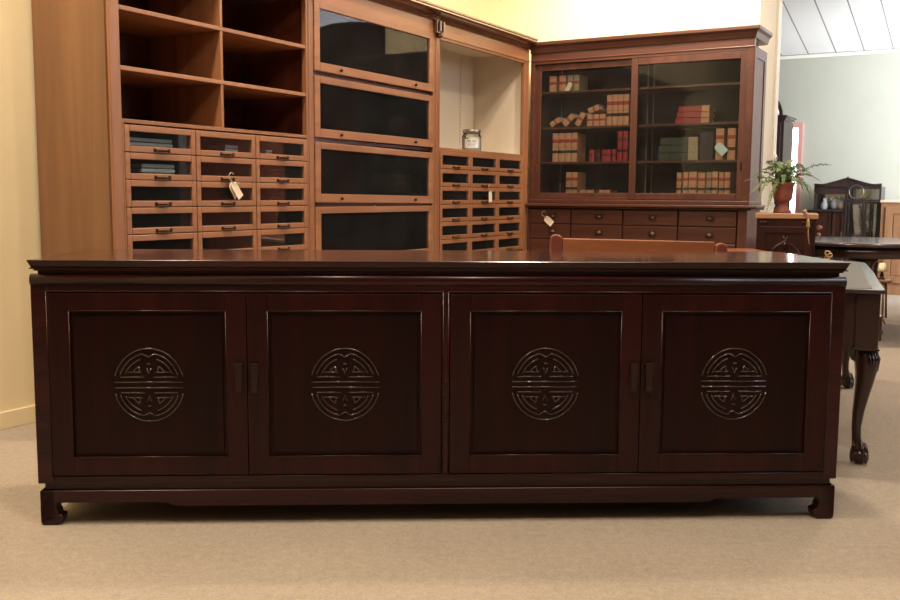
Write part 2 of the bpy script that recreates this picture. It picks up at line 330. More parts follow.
# bead line round each door bay
b = MB()
for x0, x1 in ((ST, 1.209), (1.233, W - ST)):
    for z in (OZ0 - 0.004, OZ1 + 0.004): b.tube([(x0 - 0.004, -0.001, z), (x1 + 0.004, -0.001, z)], 0.0028, 6)
    for x in (x0 - 0.004, x1 + 0.004): b.tube([(x, -0.001, OZ0 - 0.004), (x, -0.001, OZ1 + 0.004)], 0.0028, 6)
b.build('bead', 'rose_x', sb)
def medallion():
    b = MB(); y = -0.0015; rr = 0.0025
    def arc(r_, a0, a1, n=14): b.tube([(r_ * math.cos(R(a0 + (a1 - a0) * k / n)), y, r_ * math.sin(R(a0 + (a1 - a0) * k / n))) for k in range(n + 1)], rr, 6)
    def bar(x0, x1, z): b.tube([(x0, y, z), (x1, y, z)], rr, 6)
    for sg in (1, -1):
        a = lambda t: t if sg > 0 else -t
        arc(0.1, a(14), a(166), 28); arc(0.087, a(19), a(79)); arc(0.087, a(101), a(161))
        arc(0.074, a(25), a(72)); arc(0.074, a(108), a(155))
        arc(0.058, a(36), a(62), 6); arc(0.058, a(118), a(144), 6)
        bar(-0.098, 0.098, sg * 0.0075); bar(-0.082, -0.013, sg * 0.0215); bar(0.013, 0.082, sg * 0.0215)
        bar(-0.06, -0.02, sg * 0.035); bar(0.02, 0.06, sg * 0.035)
        b.tube([(0.025, y, sg * 0.035), (0.028, y, sg * 0.051)], rr, 6); b.tube([(-0.025, y, sg * 0.035), (-0.028, y, sg * 0.051)], rr, 6)
        b.tube([(-0.005, y, sg * 0.058), (0.005, y, sg * 0.058)], rr, 6)
        b.tube([(-0.006, y, sg * 0.046), (0, y, sg * 0.030), (0.006, y, sg * 0.046)], rr * 0.8, 6)
        b.tube([(0.016, y, sg * 0.085), (0, y, sg * 0.076), (-0.016, y, sg * 0.085)], rr, 6)
    b.v = [(vx * 1.03, vy, vz * 1.10) for vx, vy, vz in b.v]
    return b
def sb_door(x0, x1, hinge):
    w_ = x1 - x0
    fr = MB(); wd = 0.062; WB = 0.057; WT = 0.053
    h = OZ1 - OZ0 - 0.004
    fr.frame(0, w_, 0, h, wd, -0.004, 0.018, wb=WB, wt=WT)
    d = fr.build('door', 'rose_z', sb, 0.0018, 2, loc=(x0, 0, OZ0 + 0.002))
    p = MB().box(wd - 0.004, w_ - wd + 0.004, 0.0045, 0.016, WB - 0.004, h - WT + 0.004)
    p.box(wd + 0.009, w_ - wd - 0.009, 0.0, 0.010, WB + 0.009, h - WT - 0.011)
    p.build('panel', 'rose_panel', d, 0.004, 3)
    bd = MB(); a0, a1, c0, c1 = wd - 0.001, w_ - wd + 0.001, WB - 0.001, h - WT + 0.001
    for z in (c0, c1): bd.tube([(a0, -0.003, z), (a1, -0.003, z)], 0.0024, 6)
    for x in (a0, a1): bd.tube([(x, -0.003, c0), (x, -0.003, c1)], 0.0022, 6)
    bd.build('moulding', 'rose_x', d)
    md = medallion().build('carved_medallion', 'rose_carved', d, loc=(w_ / 2, 0.0, 0.431 - OZ0 - 0.002))
    hx = w_ - 0.022 if hinge == 'L' else 0.022
    hb = MB(); z0 = 0.405 - OZ0; z1 = 0.497 - OZ0
    hb.box(hx - 0.012, hx + 0.012, -0.009, -0.004, z0, z1).box(hx - 0.013, hx + 0.013, -0.019, -0.004, z1 - 0.006, z1)
    hb.prism([(hx - 0.008, z0 + 0.006), (hx + 0.008, z0 + 0.006), (hx + 0.011, z1 - 0.006), (hx - 0.011, z1 - 0.006)], -0.020, -0.013)
    hb.box(hx - 0.005, hx + 0.005, -0.018, -0.004, z0 + 0.002, z0 + 0.009)
    hb.build('handle', 'blackmetal', d, 0.001)
for k, (x0, x1) in enumerate(DX): sb_door(x0, x1, 'L' if k % 2 == 0 else 'R')
# stand with hoof feet
half = [(0.0, 0.1075), (0.0, 0.012), (0.004, 0.002), (0.010, 0.0), (0.050, 0.0), (0.058, 0.004), (0.065, 0.014), (0.067, 0.026), (0.063, 0.033), (0.056, 0.032), (0.053, 0.036), (0.053, 0.044), (0.049, 0.050), (0.048, 0.058), (0.052, 0.066), (0.062, 0.069), (0.375, 0.068), (0.385, 0.065), (0.395, 0.058), (0.42, 0.0565)]
poly = half + [(W - x, z) for x, z in reversed(half)]
b = MB().prism(poly, 0.0, 0.045)
sideh = [(0.0, 0.1075)] + half[1:16] + [(0.16, 0.068)]
ps = sideh + [(D - x, z) for x, z in reversed(sideh)]
rot = Matrix.Rotation(PI / 2, 4, 'Z')
b.prism([(x, z) for x, z in ps], -0.045, 0.0, mat=rot @ Matrix.Identity(4))
b.prism([(x, z) for x, z in ps], -W, -W + 0.045, mat=rot)
b.prism(half[:16] + [(0.3, 0.068), (0.3, 0.06), (W - 0.3, 0.06), (W - 0.3, 0.068)] + [(W - x, z) for x, z in reversed(half[:16])], D - 0.045, D)
b.build('stand', 'rose_x', sb, 0.006, 3)
MB().box(0.012, W - 0.012, 0.012, D - 0.012, 0.10, 0.130).build('waist', 'rose_x', sb, 0.002)

# ------------------------------------------------------------------ oak wall cabinet with glazed drawers
oc = thing('wall_cabinet', 'tall oak shop cabinet with open shelves, glazed drawers and glass flap doors', 'cabinet', F, AL)
LW = 3.90; DP = 0.47
MB().box(0, 0.02, 0.012, DP, 0, 2.08).build('side_panel', 'oak_side', oc, 0.002)
MB().box(LW - 0.02, LW, 0.012, DP, 0, 2.08).build('side_panel', 'oak_side', oc, 0.002)
for a, c_ in ((0, 0.053), (LW - 0.075, LW)): MB().box(a, c_, 0, 0.03, 0, 2.0).build('post', 'oak_z', oc, 0.003)
for a, c_, e, f_, g_ in ((1.253, 1.313, 1.268, 1.298, 0.004), (2.512, 2.598, 2.541, 2.569, 0.005)):
    MB().box(a, c_, 0, 0.03, 0, 2.0).box(e, f_, -g_, 0.001, 0, 1.985).build('post', 'oak_z', oc, 0.003)
    MB().box(e + 0.006, f_ - 0.004, 0.03, DP - 0.015, 0, 2.0).build('partition', 'mahog_in', oc)
b = MB().box(0, LW, 0, 0.03, 2.0, 2.08).box(0.02, LW - 0.02, 0.03, DP, 2.06, 2.08, 1)
b.box(0, LW, -0.006, 0, 1.99, 2.003)
b.build('frieze', ['oak_x', 'mahog_in'], oc, 0.002)
for px_ in (2.555,):
    c1 = MB().box(px_ - 0.045, px_ + 0.045, -0.03, 0, 2.0, 2.08).box(px_ - 0.03, px_ - 0.012, -0.044, -0.03, 2.01, 2.075).box(px_ + 0.012, px_ + 0.03, -0.044, -0.03, 2.01, 2.075).ball((px_, -0.02, 1.992), 0.02, 10)
    c1.build('bracket', 'cornice', oc, 0.004)
b = MB()
def cornice(prof, L_, depth, rx):      # swept moulding with a mitred return at each end
    b = MB(); n = len(prof); vs = []
    for o, z in prof: vs += [(-o if rx[0] else 0, -o, z), (L_ + (o if rx[1] else 0), -o, z), (L_ + (o if rx[1] else 0), depth, z), (-o if rx[0] else 0, depth, z)]
    fs = [(3, 2, 1, 0), (4 * n - 4, 4 * n - 3, 4 * n - 2, 4 * n - 1)]
    for k in range(n - 1):
        for q in range(4): fs.append((4 * k + q, 4 * k + (q + 1) % 4, 4 * k + 4 + (q + 1) % 4, 4 * k + 4 + q))
    return b.add(vs, fs)
cornice([(0.002, 2.076), (0.012, 2.080), (0.014, 2.088), (0.020, 2.098), (0.032, 2.108), (0.046, 2.113), (0.060, 2.120), (0.066, 2.130), (0.064, 2.140), (0.070, 2.143), (0.070, 2.156)], LW, DP, (1, 0)).build('cornice', 'cornice', oc, 0.001)
MB().box(0.02, 2.53, DP - 0.012, DP, 0, 2.06).build('back_panel', 'mahog_in', oc)
MB().box(2.59, LW - 0.021, DP - 0.03, DP - 0.013, 1.30, 2.06).box(2.566, 2.59, 0.031, DP - 0.013, 1.30, 2.06).box(LW - 0.045, LW - 0.021, 0.031, DP - 0.013, 1.30, 2.06).box(2.59, LW - 0.045, 0.031, DP - 0.03, 2.045, 2.058).box(2.59, LW - 0.045, 0.036, DP - 0.03, 1.292, 1.300).build('lining', 'cream_in', oc)
for yy, xx in ((DP - 0.032, 3.30), (0.14, LW - 0.047)):
    pass
b = MB(); b.box(3.63, 3.65, DP - 0.034, DP - 0.030, 1.31, 2.04)
for k in range(28): b.ball((3.64, DP - 0.035, 1.33 + k * 0.025), 0.003, 6, 1)
b.build('shelf_standard', ['cream_in', 'bronze'], oc)
# open shelves, bay one
for z in (1.758, 1.518): MB().box(0.053, 1.253, 0.004, DP - 0.013, z - 0.018, z).build('shelf', ['oak_x'], oc, 0.0015)
MB().box(0.053, 1.253, 0.002, DP - 0.013, 1.288, 1.304).build('shelf', 'oak_x', oc, 0.0015)
MB().box(0.637, 0.653, 0.006, DP - 0.013, 1.759, 2.0).box(0.637, 0.653, 0.006, DP - 0.013, 1.519, 1.739).box(0.637, 0.653, 0.006, DP - 0.013, 1.305, 1.4995).build('divider', 'oak_z', oc, 0.001)
# drawers
def drawer(x0, z0, wd, ht, fw, pw, first):
    d = MB().frame(0, wd, 0, ht, fw, -0.004, 0.018)
    dd = d.build('drawer', ['oak_x'], oc, 0.003, 2, loc=(x0, 0, z0))
    MB().box(fw - 0.004, wd - fw + 0.004, 0.006, 0.009, fw - 0.004, ht - fw + 0.004).build('pane', 'glass', dd)
    MB().box(0.008, 0.016, 0.018, 0.40, 0.012, ht * 0.8).box(wd - 0.016, wd - 0.008, 0.018, 0.40, 0.012, ht * 0.8).box(0.008, wd - 0.008, 0.018, 0.40, 0.006, 0.012).box(0.008, wd - 0.008, 0.40, 0.406, 0.006, ht * 0.8).build('tray', 'mahog_in', dd)
    p = MB(); cx = wd / 2; n = 9
    p.tube([(cx - pw + 2 * pw * k / n, -0.006 - 0.016 * math.sin(PI * k / n), fw * 0.42) for k in range(n + 1)], 0.0032, 6)
    p.box(cx - pw - 0.006, cx - pw + 0.006, -0.007, -0.004, fw * 0.15, fw * 0.75).box(cx + pw - 0.006, cx + pw + 0.006, -0.007, -0.004, fw * 0.15, fw * 0.75).box(cx - pw * 0.6, cx + pw * 0.6, -0.016, -0.004, fw * 0.3, fw * 0.45)
    p.build('pull', 'bronze', dd)
    return dd
rowz = [1.170, 1.056, 0.943, 0.829, 0.715, 0.601]
b1 = [(0.061, 0.459), (0.463, 0.855), (0.859, 1.249)]
b3 = [(2.606, 3.003), (3.007, 3.402), (3.406, 3.800)]
first = None
for cols in (b1, b3):
    protos = []
    for ci, (x0, x1) in enumerate(cols):
        proto = None
        for ri, z in enumerate(rowz):
            if proto is None: proto = drawer(x0, z, x1 - x0, 0.111, 0.026, 0.04, True)
            else: copy_tree(proto, oc, (x0, 0.0, z))
for a, c_ in ((0.053, 1.253), (2.598, 3.825)):
    b = MB(); b.box(a, c_, 0.020, 0.42, 0.590, 0.600)
    b.box(a, c_, 0.0, 0.03, 0.06, 0.16).box(a, c_, 0.01, 0.03, 0.16, 0.598)
    for z in rowz[:-1]: b.box(a, c_, 0.012, 0.030, z - 0.0025, z - 0.0005)
    for a2, c2 in ((0.456, 0.466), (0.852, 0.862), (3.0, 3.01), (3.399, 3.409)):
        if a < a2 < c_: b.box(a2, c2, 0.019, 0.42, 0.60, 1.286)
    if a < 1: b.box(0.053, 0.060, 0.0, 0.02, 0.6, 1.288)
    else: b.box(3.803, 3.825, 0.0, 0.02, 0.6, 1.29).box(2.598, 3.825, 0.002, 0.035, 1.2825, 1.304)
    if a > 1: MB().box(2.598, 3.825, 0, 0.03, 1.975, 2.0).build('top_rail', 'oak_x', oc, 0.0015)
    b.build('drawer_carcass', 'oak_x', oc, 0.0015)
MB().box(1.313, 2.512, 0, 0.03, 0.04, 0.15).build('plinth', 'oak_x', oc, 0.0015)
# flap doors, bay two
fz = [(1.640, 1.995), (1.298, 1.615), (0.958, 1.275), (0.62, 0.935), (0.17, 0.60)]
for k, (z0, z1) in enumerate(fz):
    wd = 2.510 - 1.316; fw = 0.046
    d = MB().frame(0, wd, 0, z1 - z0, fw, -0.006, 0.018, wb=0.046, wt=0.036).build('flap_door', 'oak_x', oc, 0.003, 2, loc=(1.316, 0, z0))
    if k == 2: d.rotation_euler = (0, R(0.5), 0)
    MB().box(fw - 0.004, wd - fw + 0.004, 0.004, 0.007, 0.042, z1 - z0 - 0.032).build('pane', 'glass', d)
    for kx in (0.22, wd - 0.22):
        MB().ball((kx, -0.016, 0.022), 0.009, 10).tube([(kx, -0.014, 0.022), (kx, -0.006, 0.022)], 0.004, 6).build('knob', 'bronze', d)
for z in (1.64, 1.298, 0.958, 0.61): 
    MB().box(1.313, 2.512, 0.020, DP - 0.013, z - 0.020, z - 0.004).build('shelf', 'mahog_in', oc)
# stock and oddments in the cabinet
def O_(x, y, z=0): return F + U * x + Vector((-math.sin(AL), math.cos(AL), 0)) * y + Vector((0, 0, z))
j = thing('glass_jar', 'clear glass jar of white powder on the cream painted shelf', 'jar', O_(3.2, 0.10, 1.3005), 0)
MB().lathe([(0.060, 0.0), (0.066, 0.004), (0.067, 0.012), (0.067, 0.105), (0.060, 0.118), (0.056, 0.124), (0.056, 0.128)], seg=32).build('glass_body', glass('jar_glass', (0.86, 0.88, 0.86), 1.45), j)
MB().lathe([(0.059, 0.003), (0.062, 0.006), (0.062, 0.095), (0.055, 0.100)], seg=32).build('contents', 'milk', j)
MB().lathe([(0.061, 0.126), (0.063, 0.129), (0.063, 0.148), (0.060, 0.152), (0.02, 0.153)], seg=32).build('lid', 'steel', j)
lb = MB(); mt_l = []
n = 10
for k in range(n):
    a0 = -PI / 2 - 0.75 + 1.5 * k / n; a1 = a0 + 1.5 / n; r0, r1 = 0.0673, 0.0682
    q = [(r0, a0), (r0, a1), (r1, a1), (r1, a0)]
    lb.add([(r_ * math.cos(a), r_ * math.sin(a), z) for z in (0.025, 0.085) for r_, a in q], [(0, 1, 2, 3), (7, 6, 5, 4), (0, 3, 7, 4), (1, 5, 6, 2), (2, 6, 7, 3), (0, 4, 5, 1)])
lab = lb.build('label_sticker', 'paperw', j)
pr = MB()
for z, a_, b_, t in ((0.072, -0.55, -0.05, 0.008), (0.072, 0.05, 0.55, 0.008), (0.058, -0.6, 0.6, 0.004), (0.048, -0.5, 0.5, 0.003), (0.038, -0.55, 0.4, 0.003)):
    n = 6
    pr.add([(0.0686 * math.cos(-PI / 2 + a_ + (b_ - a_) * k / n), 0.0686 * math.sin(-PI / 2 + a_ + (b_ - a_) * k / n), zz) for zz in (z - t / 2, z + t / 2) for k in range(n + 1)], [(k, k + 1, n + 2 + k, n + 1 + k) for k in range(n)])
pr.build('printing', 'steel', lab)

def price_tag(name, label, loc, rz, tilt, w_, h_, hook=True, mats=('paper', 'string'), cards=2):
    t = thing(name, label, 'tag', loc, rz)
    for k in range(cards):
        b = MB().prism([(-w_ * 0.3, 0), (w_ * 0.3, 0), (w_ / 2, -w_ * 0.25), (w_ / 2, -h_), (-w_ / 2, -h_), (-w_ / 2, -w_ * 0.25)], -0.0008, 0.0008)
        o = b.build('card', mats[0], t, loc=(-0.012 * k, 0.006 * k, -0.002 * k)); o.rotation_euler = (0, R(-tilt - 4 * k), R(14 * k))
    if hook:
        n = 12; b = MB()
        b.tube([(-0.012 + 0.016 * math.cos(R(30 + 210 * k / n)), -0.002, 0.03 + 0.018 * math.sin(R(30 + 210 * k / n))) for k in range(n + 1)] + [(-0.008, -0.002, 0.008), (0, -0.001, -0.006)], 0.0014, 6)
        b.tube([(0.0, -0.002, -0.004), (0.02, -0.006, 0.0), (0.045, -0.003, 0.001)], 0.0016, 5)
        b.build('string_loop', mats[1], t)
    return t
price_tag('price_tag', 'pair of cream paper tags hanging on the middle column of left glazed drawers', O_(0.668, -0.028, 1.050), AL, 38, 0.038, 0.085)
price_tag('price_tag', 'small cream tag hanging on the glazed drawers below the white jar', O_(3.24, -0.03, 1.03), AL, 4, 0.045, 0.075, cards=1)

def soft_pile(name, label, cat, loc, rz, sx, sy, sz, mat):
    b = MB(); n = 3
    for k in range(n): b.box(-sx / 2 + 0.004 * k, sx / 2 - 0.003 * k, -sy / 2, sy / 2 - 0.004 * k, sz * k / n, sz * (k + 0.85) / n)
    o = b.build(name, mat, bevel=sz / n * 0.3, seg=3); o.location = loc; o.rotation_euler = (0, 0, rz); return tag(o, label, cat)
soft_pile('folded_cloth', 'pale folded cloth inside the top left glazed drawer', 'cloth', O_(0.26, 0.12, 1.1825), AL, 0.26, 0.12, 0.055, 'cloth')
soft_pile('folded_cloth', 'pale folded cloth inside the second glazed drawer down on the left', 'cloth', O_(0.28, 0.09, 1.0685), AL, 0.2, 0.1, 0.06, 'cloth')
soft_pile('folded_cloth', 'pale folded cloth inside the top middle glazed drawer', 'cloth', O_(0.76, 0.12, 1.1825), AL, 0.1, 0.12, 0.05, 'cloth')
soft_pile('folded_cloth', 'light folded cloth in the top glazed drawer of the third column', 'cloth', O_(1.04, 0.12, 1.1825), AL, 0.06, 0.1, 0.04, 'paperw')
soft_pile('folded_cloth', 'bluish folded cloth in the second glazed drawer of the third column', 'cloth', O_(1.17, 0.10, 1.0685), AL, 0.08, 0.12, 0.06, 'cloth')
soft_pile('folded_cloth', 'bluish folded cloth in the third glazed drawer of the third column', 'cloth', O_(1.18, 0.10, 0.9555), AL, 0.08, 0.12, 0.055, 'cloth')
soft_pile('white_box', 'small pale box standing behind the lowest glass flap door', 'box', O_(1.58, 0.10, 0.607), AL, 0.14, 0.1, 0.245, 'paperw')

# ------------------------------------------------------------------ mahogany bookcase
bc = thing('bookcase', 'dark mahogany bookcase with sliding glass doors over drawers, against the back wall', 'bookcase', G, AR)
BW = 1.635; BD = 0.36
for a, c_ in ((0, 0.02), (BW - 0.02, BW)): MB().box(a, c_, 0.012, BD, 0, 1.99).build('side_panel', 'mah_z', bc, 0.002)
MB().box(BW, BW + 0.006, 0.0, 0.07, 0.96, 2.0).box(BW, BW + 0.006, BD - 0.06, BD, 0.96, 2.0).box(BW, BW + 0.006, 0.07, BD - 0.06, 1.93, 2.0).box(BW, BW + 0.006, 0.07, BD - 0.06, 0.96, 1.04).build('side_frame', 'mah_z', bc, 0.002)
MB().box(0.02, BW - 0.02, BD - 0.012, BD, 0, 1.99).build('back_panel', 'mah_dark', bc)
b = MB().box(0, 0.032, 0, 0.05, 0.96, 2.0).box(BW - 0.042, BW, 0, 0.05, 0.96, 2.0).box(0.032, BW - 0.042, 0, 0.05, 1.972, 2.0).box(0, BW, 0, 0.05, 2.0, 2.07)
b.box(0, BW + 0.006, -0.005, 0, 1.993, 2.003).box(0.02, BW - 0.02, 0.05, BD, 2.05, 2.07).box(0.02, BW - 0.02, 0.02, BD - 0.012, 0.975, 0.993)
b.build('carcass', 'mah_x', bc, 0.003)
cornice([(0.006, 2.052), (0.010, 2.058), (0.014, 2.075), (0.020, 2.092), (0.034, 2.104), (0.038, 2.108), (0.038, 2.126), (0.034, 2.132)], BW, BD, (0, 1)).build('cornice', 'mah_x', bc, 0.001)
MB().box(-0.01, BW + 0.07, -0.07, BD, 0.925, 0.945).box(0, BW + 0.01, -0.02, BD, 0.945, 0.975).box(0, BW + 0.03, -0.045, BD, 0.912, 0.925).build('ledge', 'mah_x', bc, 0.005, 3)
for x0, x1, y0 in ((0.028, 0.833, 0.022), (0.785, 1.598, 0.002)):
    wd = x1 - x0; h = 1.972 - 0.978
    d = MB().frame(0, wd, 0, h, 0.05, 0, 0.018, wb=0.046, wt=0.048).build('sliding_door', 'mah_z', bc, 0.003, loc=(x0, y0, 0.978))
    MB().box(0.046, wd - 0.046, 0.008, 0.011, 0.042, h - 0.044).build('pane', 'glass', d)
    hx = 0.022 if x0 < 0.1 else wd - 0.022
    MB().box(hx - 0.005, hx + 0.005, -0.003, 0.001, 0.20, 0.26).build('finger_pull', 'brass' if x0 < 0.1 else 'bronze', d, 0.001)
SH = [0.993, 1.255, 1.512, 1.775]
for z in SH[1:]: MB().box(0.021, BW - 0.021, 0.055, BD - 0.013, z - 0.016, z).build('shelf', 'mah_x', bc, 0.001)
for x in (0.10, 0.79, 0.835): MB().box(x, x + 0.012, BD - 0.016, BD - 0.012, 1.0, 1.98).build('shelf_standard', 'steel', bc)
# lower drawer rows
xs = [0.0, 0.352, 0.755, 1.160, 1.568]
MB().box(0.0, BW, -0.005, 0.02, 0.10, 0.445).box(BW - 0.062, BW, -0.02, 0.02, 0.10, 0.912).box(0, 0.02, -0.02, 0.012, 0.1, 0.912).box(0, BW, -0.012, 0.03, 0.0, 0.10).box(0.02, BW - 0.062, 0.010, 0.03, 0.445, 0.912).build('lower_case', 'mah_z', bc, 0.002)
for r_, (z0, z1) in enumerate(((0.797, 0.905), (0.683, 0.791), (0.569, 0.677), (0.455, 0.563))):
    for k in range(4):
        w_ = xs[k + 1] - xs[k] - 0.010 - (0.016 if k == 0 else 0)
        x0 = xs[k] + 0.005 + (0.016 if k == 0 else 0)
        dd = MB().box(0, w_, -0.014, 0.008, 0, z1 - z0).build('drawer', 'mah_x', bc, 0.004, 3, loc=(x0, 0, z0))
        p = MB(); cx = w_ / 2 + 0.02; cz = 0.052
        n = 8
        p.add([(cx + 0.027 * math.cos(PI * i / n), -0.015 - (0.018 if j_ else 0) * 1.0, cz - 0.004 + 0.024 * math.sin(PI * i / n) * (0.75 if j_ else 1)) for j_ in (0, 1) for i in range(n + 1)], [(i, i + 1, n + 2 + i, n + 1 + i) for i in range(n)] + [tuple(range(n + 1, 2 * n + 2))], 0, True)
        p.box(cx - 0.030, cx + 0.030, -0.0160, -0.014, cz - 0.007, cz + 0.021)
        p.build('pull', 'dullbronze', dd)
def Q_(x, y, z=0): return G + V * x + Vector((-math.sin(AR), math.cos(AR), 0)) * y + Vector((0, 0, z))

# books: x width (spine), y depth, z height; spine faces -y
def book(label, x, z, w_, h_, d_=0.17, kind='tan', tilt=0, y=0.085, flat=False, group=None, yaw=0, seed=0):
    rnd = random.Random(hash((round(x, 3), round(z, 3))) % 9999 if seed == 0 else seed)
    mats = {'tan': ['tan', 'pages', 'rust', 'black'], 'grey': ['greyb', 'pages', 'rust', 'black'], 'red': ['red', 'pages', 'darkred', 'black', 'tan'], 'dark': ['black', 'pages', 'darkred', 'rust'], 'green': ['greenb', 'pages', 'black', 'greyb', 'greyb']}[kind]
    b = MB()
    if not flat:
        t = 0.0025
        b.box(-w_ / 2, -w_ / 2 + t, 0.006, d_, 0, h_).box(w_ / 2 - t, w_ / 2, 0.006, d_, 0, h_)     # boards
        b.box(-w_ / 2 + t, w_ / 2 - t, 0.004, d_ - 0.005, 0.004, h_ - 0.004, 1)                     # pages
        n = 8; prof = [(w_ / 2 * math.cos(PI * k / n), 0.006 - 0.007 * math.sin(PI * k / n)) for k in range(n + 1)]
        def band(z0, z1, mi, o=0.0):
            pr_ = [(px * (1 + o * 12), py - o) for px, py in prof]
            vs = [(px, py, zz) for zz in (z0, z1) for px, py in pr_]
            b.add(vs, [(k, k + 1, n + 2 + k, n + 1 + k) for k in range(n)] + [tuple(range(n, -1, -1)), tuple(range(n + 1, 2 * n + 2))], mi, False)
        band(0, h_, 0)
        if h_ > 0.13:
            band(h_ * 0.66, h_ * 0.78, 2, 0.0008); band(h_ * 0.30, h_ * 0.40, 3, 0.0008); band(h_ * 0.485, h_ * 0.495, 2, 0.001)
        else: band(h_ * 0.45, h_ * 0.62, 2, 0.0008)
        o = b.build('book', mats)
        o.rotation_euler = (0, 0, AR)
        if tilt:
            o.rotation_euler = (Matrix.Rotation(AR, 3, 'Z') @ Matrix.Rotation(R(tilt), 3, 'Y')).to_euler()
        o.location = Q_(x, y, z + (abs(math.sin(R(tilt))) * w_ / 2 if tilt else 0) + 0.0005)
    else:   # lying: w_ = length along shelf, h_ = thickness
        b.box(0, w_, 0, d_, 0, 0.003).box(0, w_, 0, d_, h_ - 0.003, h_).box(0, w_, 0, 0.004, 0, h_).box(0.005, w_ - 0.005, 0.004, d_ - 0.004, 0.003, h_ - 0.003, 1)
        if w_ > 0.2: b.box(w_ * 0.28, w_ * 0.31, -0.001, 0.0, 0.0, h_, 2).box(w_ * 0.76, w_ + 0.001, -0.0015, d_ * 0.6, -0.0002, h_ + 0.0002, 4)
        o = b.build('book', mats); o.rotation_euler = (0, 0, AR + R(yaw)); o.location = Q_(x, y, z + 0.0005)
    return tag(o, label, 'book', group)
ordn = ['first', 'second', 'third', 'fourth', 'fifth', 'sixth', 'seventh', 'eighth']
def sx(px, left=True): return 0
# helper: metres along the bookcase at the depth of the spines
g = 'old law books behind the left glass door'
for k, (x, w_, kd) in enumerate(((0.142, 0.058, 'tan'), (0.220, 0.056, 'tan'), (0.282, 0.046, 'grey'), (0.332, 0.046, 'grey'))):
    book(f'{ordn[k]} from the left of four short books on the top bookcase shelf', x, SH[3], w_, 0.118, kind=kd, group=g)
for nm, x, w_, h_, tl, dz in (('small tan book toppled at the far left', 0.13, 0.042, 0.085, 60, 0.0), ('leaning tan book, second from the left', 0.24, 0.046, 0.098, 45, 0.0), ('leaning rust and tan book, third from the left', 0.342, 0.045, 0.102, 30, 0.0), ('tan book toppled on top of the short upright ones', 0.432, 0.044, 0.085, 70, 0.0895)):
    book(nm + ' on the second bookcase shelf', x, SH[2] + dz, w_, h_, kind='tan', tilt=tl, group=g)
for k, x in enumerate((0.444, 0.494, 0.543)): book(f'{ordn[k]} from the left of three short upright books beside the tall tan set', x, SH[2], 0.045, 0.087, kind='tan', group=g)
for k in range(4): book(f'{ordn[k]} from the left of four tall tan books beside the centre stile, second shelf', 0.594 + 0.043 * k, SH[2], 0.0415, 0.222, kind='tan', group=g)
for k in range(4): book(f'{ordn[k]} from the left of four tall tan books, third shelf, left door', 0.172 + 0.051 * k, SH[1], 0.048, 0.214, kind='tan', group=g)
for k, (x, w_, kd) in enumerate(((0.465, 0.040, 'red'), (0.512, 0.040, 'dark'), (0.578, 0.072, 'red'), (0.637, 0.032, 'red'))): book(f'{ordn[k]} from the left of four low books beside the tall red pair', x, SH[1], w_, 0.085, kind=kd, group=g)
for k in range(2): book(f'{("left", "right")[k]} one of two tall red books beside the centre stile', 0.681 + 0.042 * k, SH[1], 0.039, 0.216, kind='red', group=g)
for k in range(2): book(f'{("left", "right")[k]} one of two tall tan books on the bottom shelf, left door', 0.285 + 0.048 * k, SH[0], 0.045, 0.185, kind='tan', group=g)
for k, (x, w_) in enumerate(((0.378, 0.048), (0.432, 0.058), (0.530, 0.088))): book(f'{ordn[k]} from the left of three thin books lying flat on the bottom shelf', x, SH[0], w_, 0.055, kind='tan', flat=True, group=g)
g = 'old law books behind the right glass door'
for k in range(3): book(f'{("lowest", "middle", "topmost")[k]} book of the red stack lying on the second shelf, right door', 1.085 + 0.010 * k, SH[2] + 0.040 * k, 0.235 - 0.008 * k, 0.039, kind='red', flat=True, y=0.10, yaw=2 - 2 * k, group=g)
for k in range(3): book(f'{("lowest", "middle", "topmost")[k]} book of the dark green stack lying on the third shelf', 0.970 + 0.006 * k, SH[1] + 0.054 * k, 0.285 - 0.008 * k, 0.053, kind='green', flat=True, y=0.09, group=g)
bx = MB().box(0, 0.095, 0, 0.18, 0, 0.195).build('file_box', 'bluebox', bevel=0.003); bx.location = Q_(1.263, 0.10, SH[1] + 0.001); bx.rotation_euler = (0, 0, AR); tag(bx, 'dark upright file box beside the green stack of books', 'box')
for k, x in enumerate((1.405, 1.485)): book(f'{("left", "right")[k]} one of two upright tan books standing apart at the right, third shelf', x, SH[1], 0.055, 0.215, kind='tan', group=g)
for k, (x, w_, kd) in enumerate(((1.128, 0.036, 'tan'), (1.175, 0.036, 'tan'), (1.225, 0.056, 'tan'), (1.287, 0.052, 'tan'), (1.339, 0.038, 'grey'), (1.381, 0.043, 'tan'), (1.426, 0.034, 'tan'), (1.466, 0.040, 'tan'))):
    book(f'{ordn[k]} from the left in the row of eight on the right bottom shelf', x, SH[0], w_, 0.176 + 0.003 * (k % 3), kind=kd, group=g)
price_tag('price_tag', 'cream paper tag hanging from the short books on the top bookcase shelf', Q_(0.30, 0.060, SH[3] + 0.060), AR, -28, 0.035, 0.07, hook=False, cards=1)
price_tag('price_tag', 'white and pale blue tag against an upright book behind the right door', Q_(1.39, 0.064, SH[1] + 0.105), AR, 45, 0.06, 0.085, hook=False, cards=1, mats=('paleblue', 'string'))
price_tag('price_tag', 'cream paper tag on a cord hanging from the left drawers under the bookcase', Q_(0.155, -0.035, 0.838), AR, 50, 0.048, 0.075, cards=1)

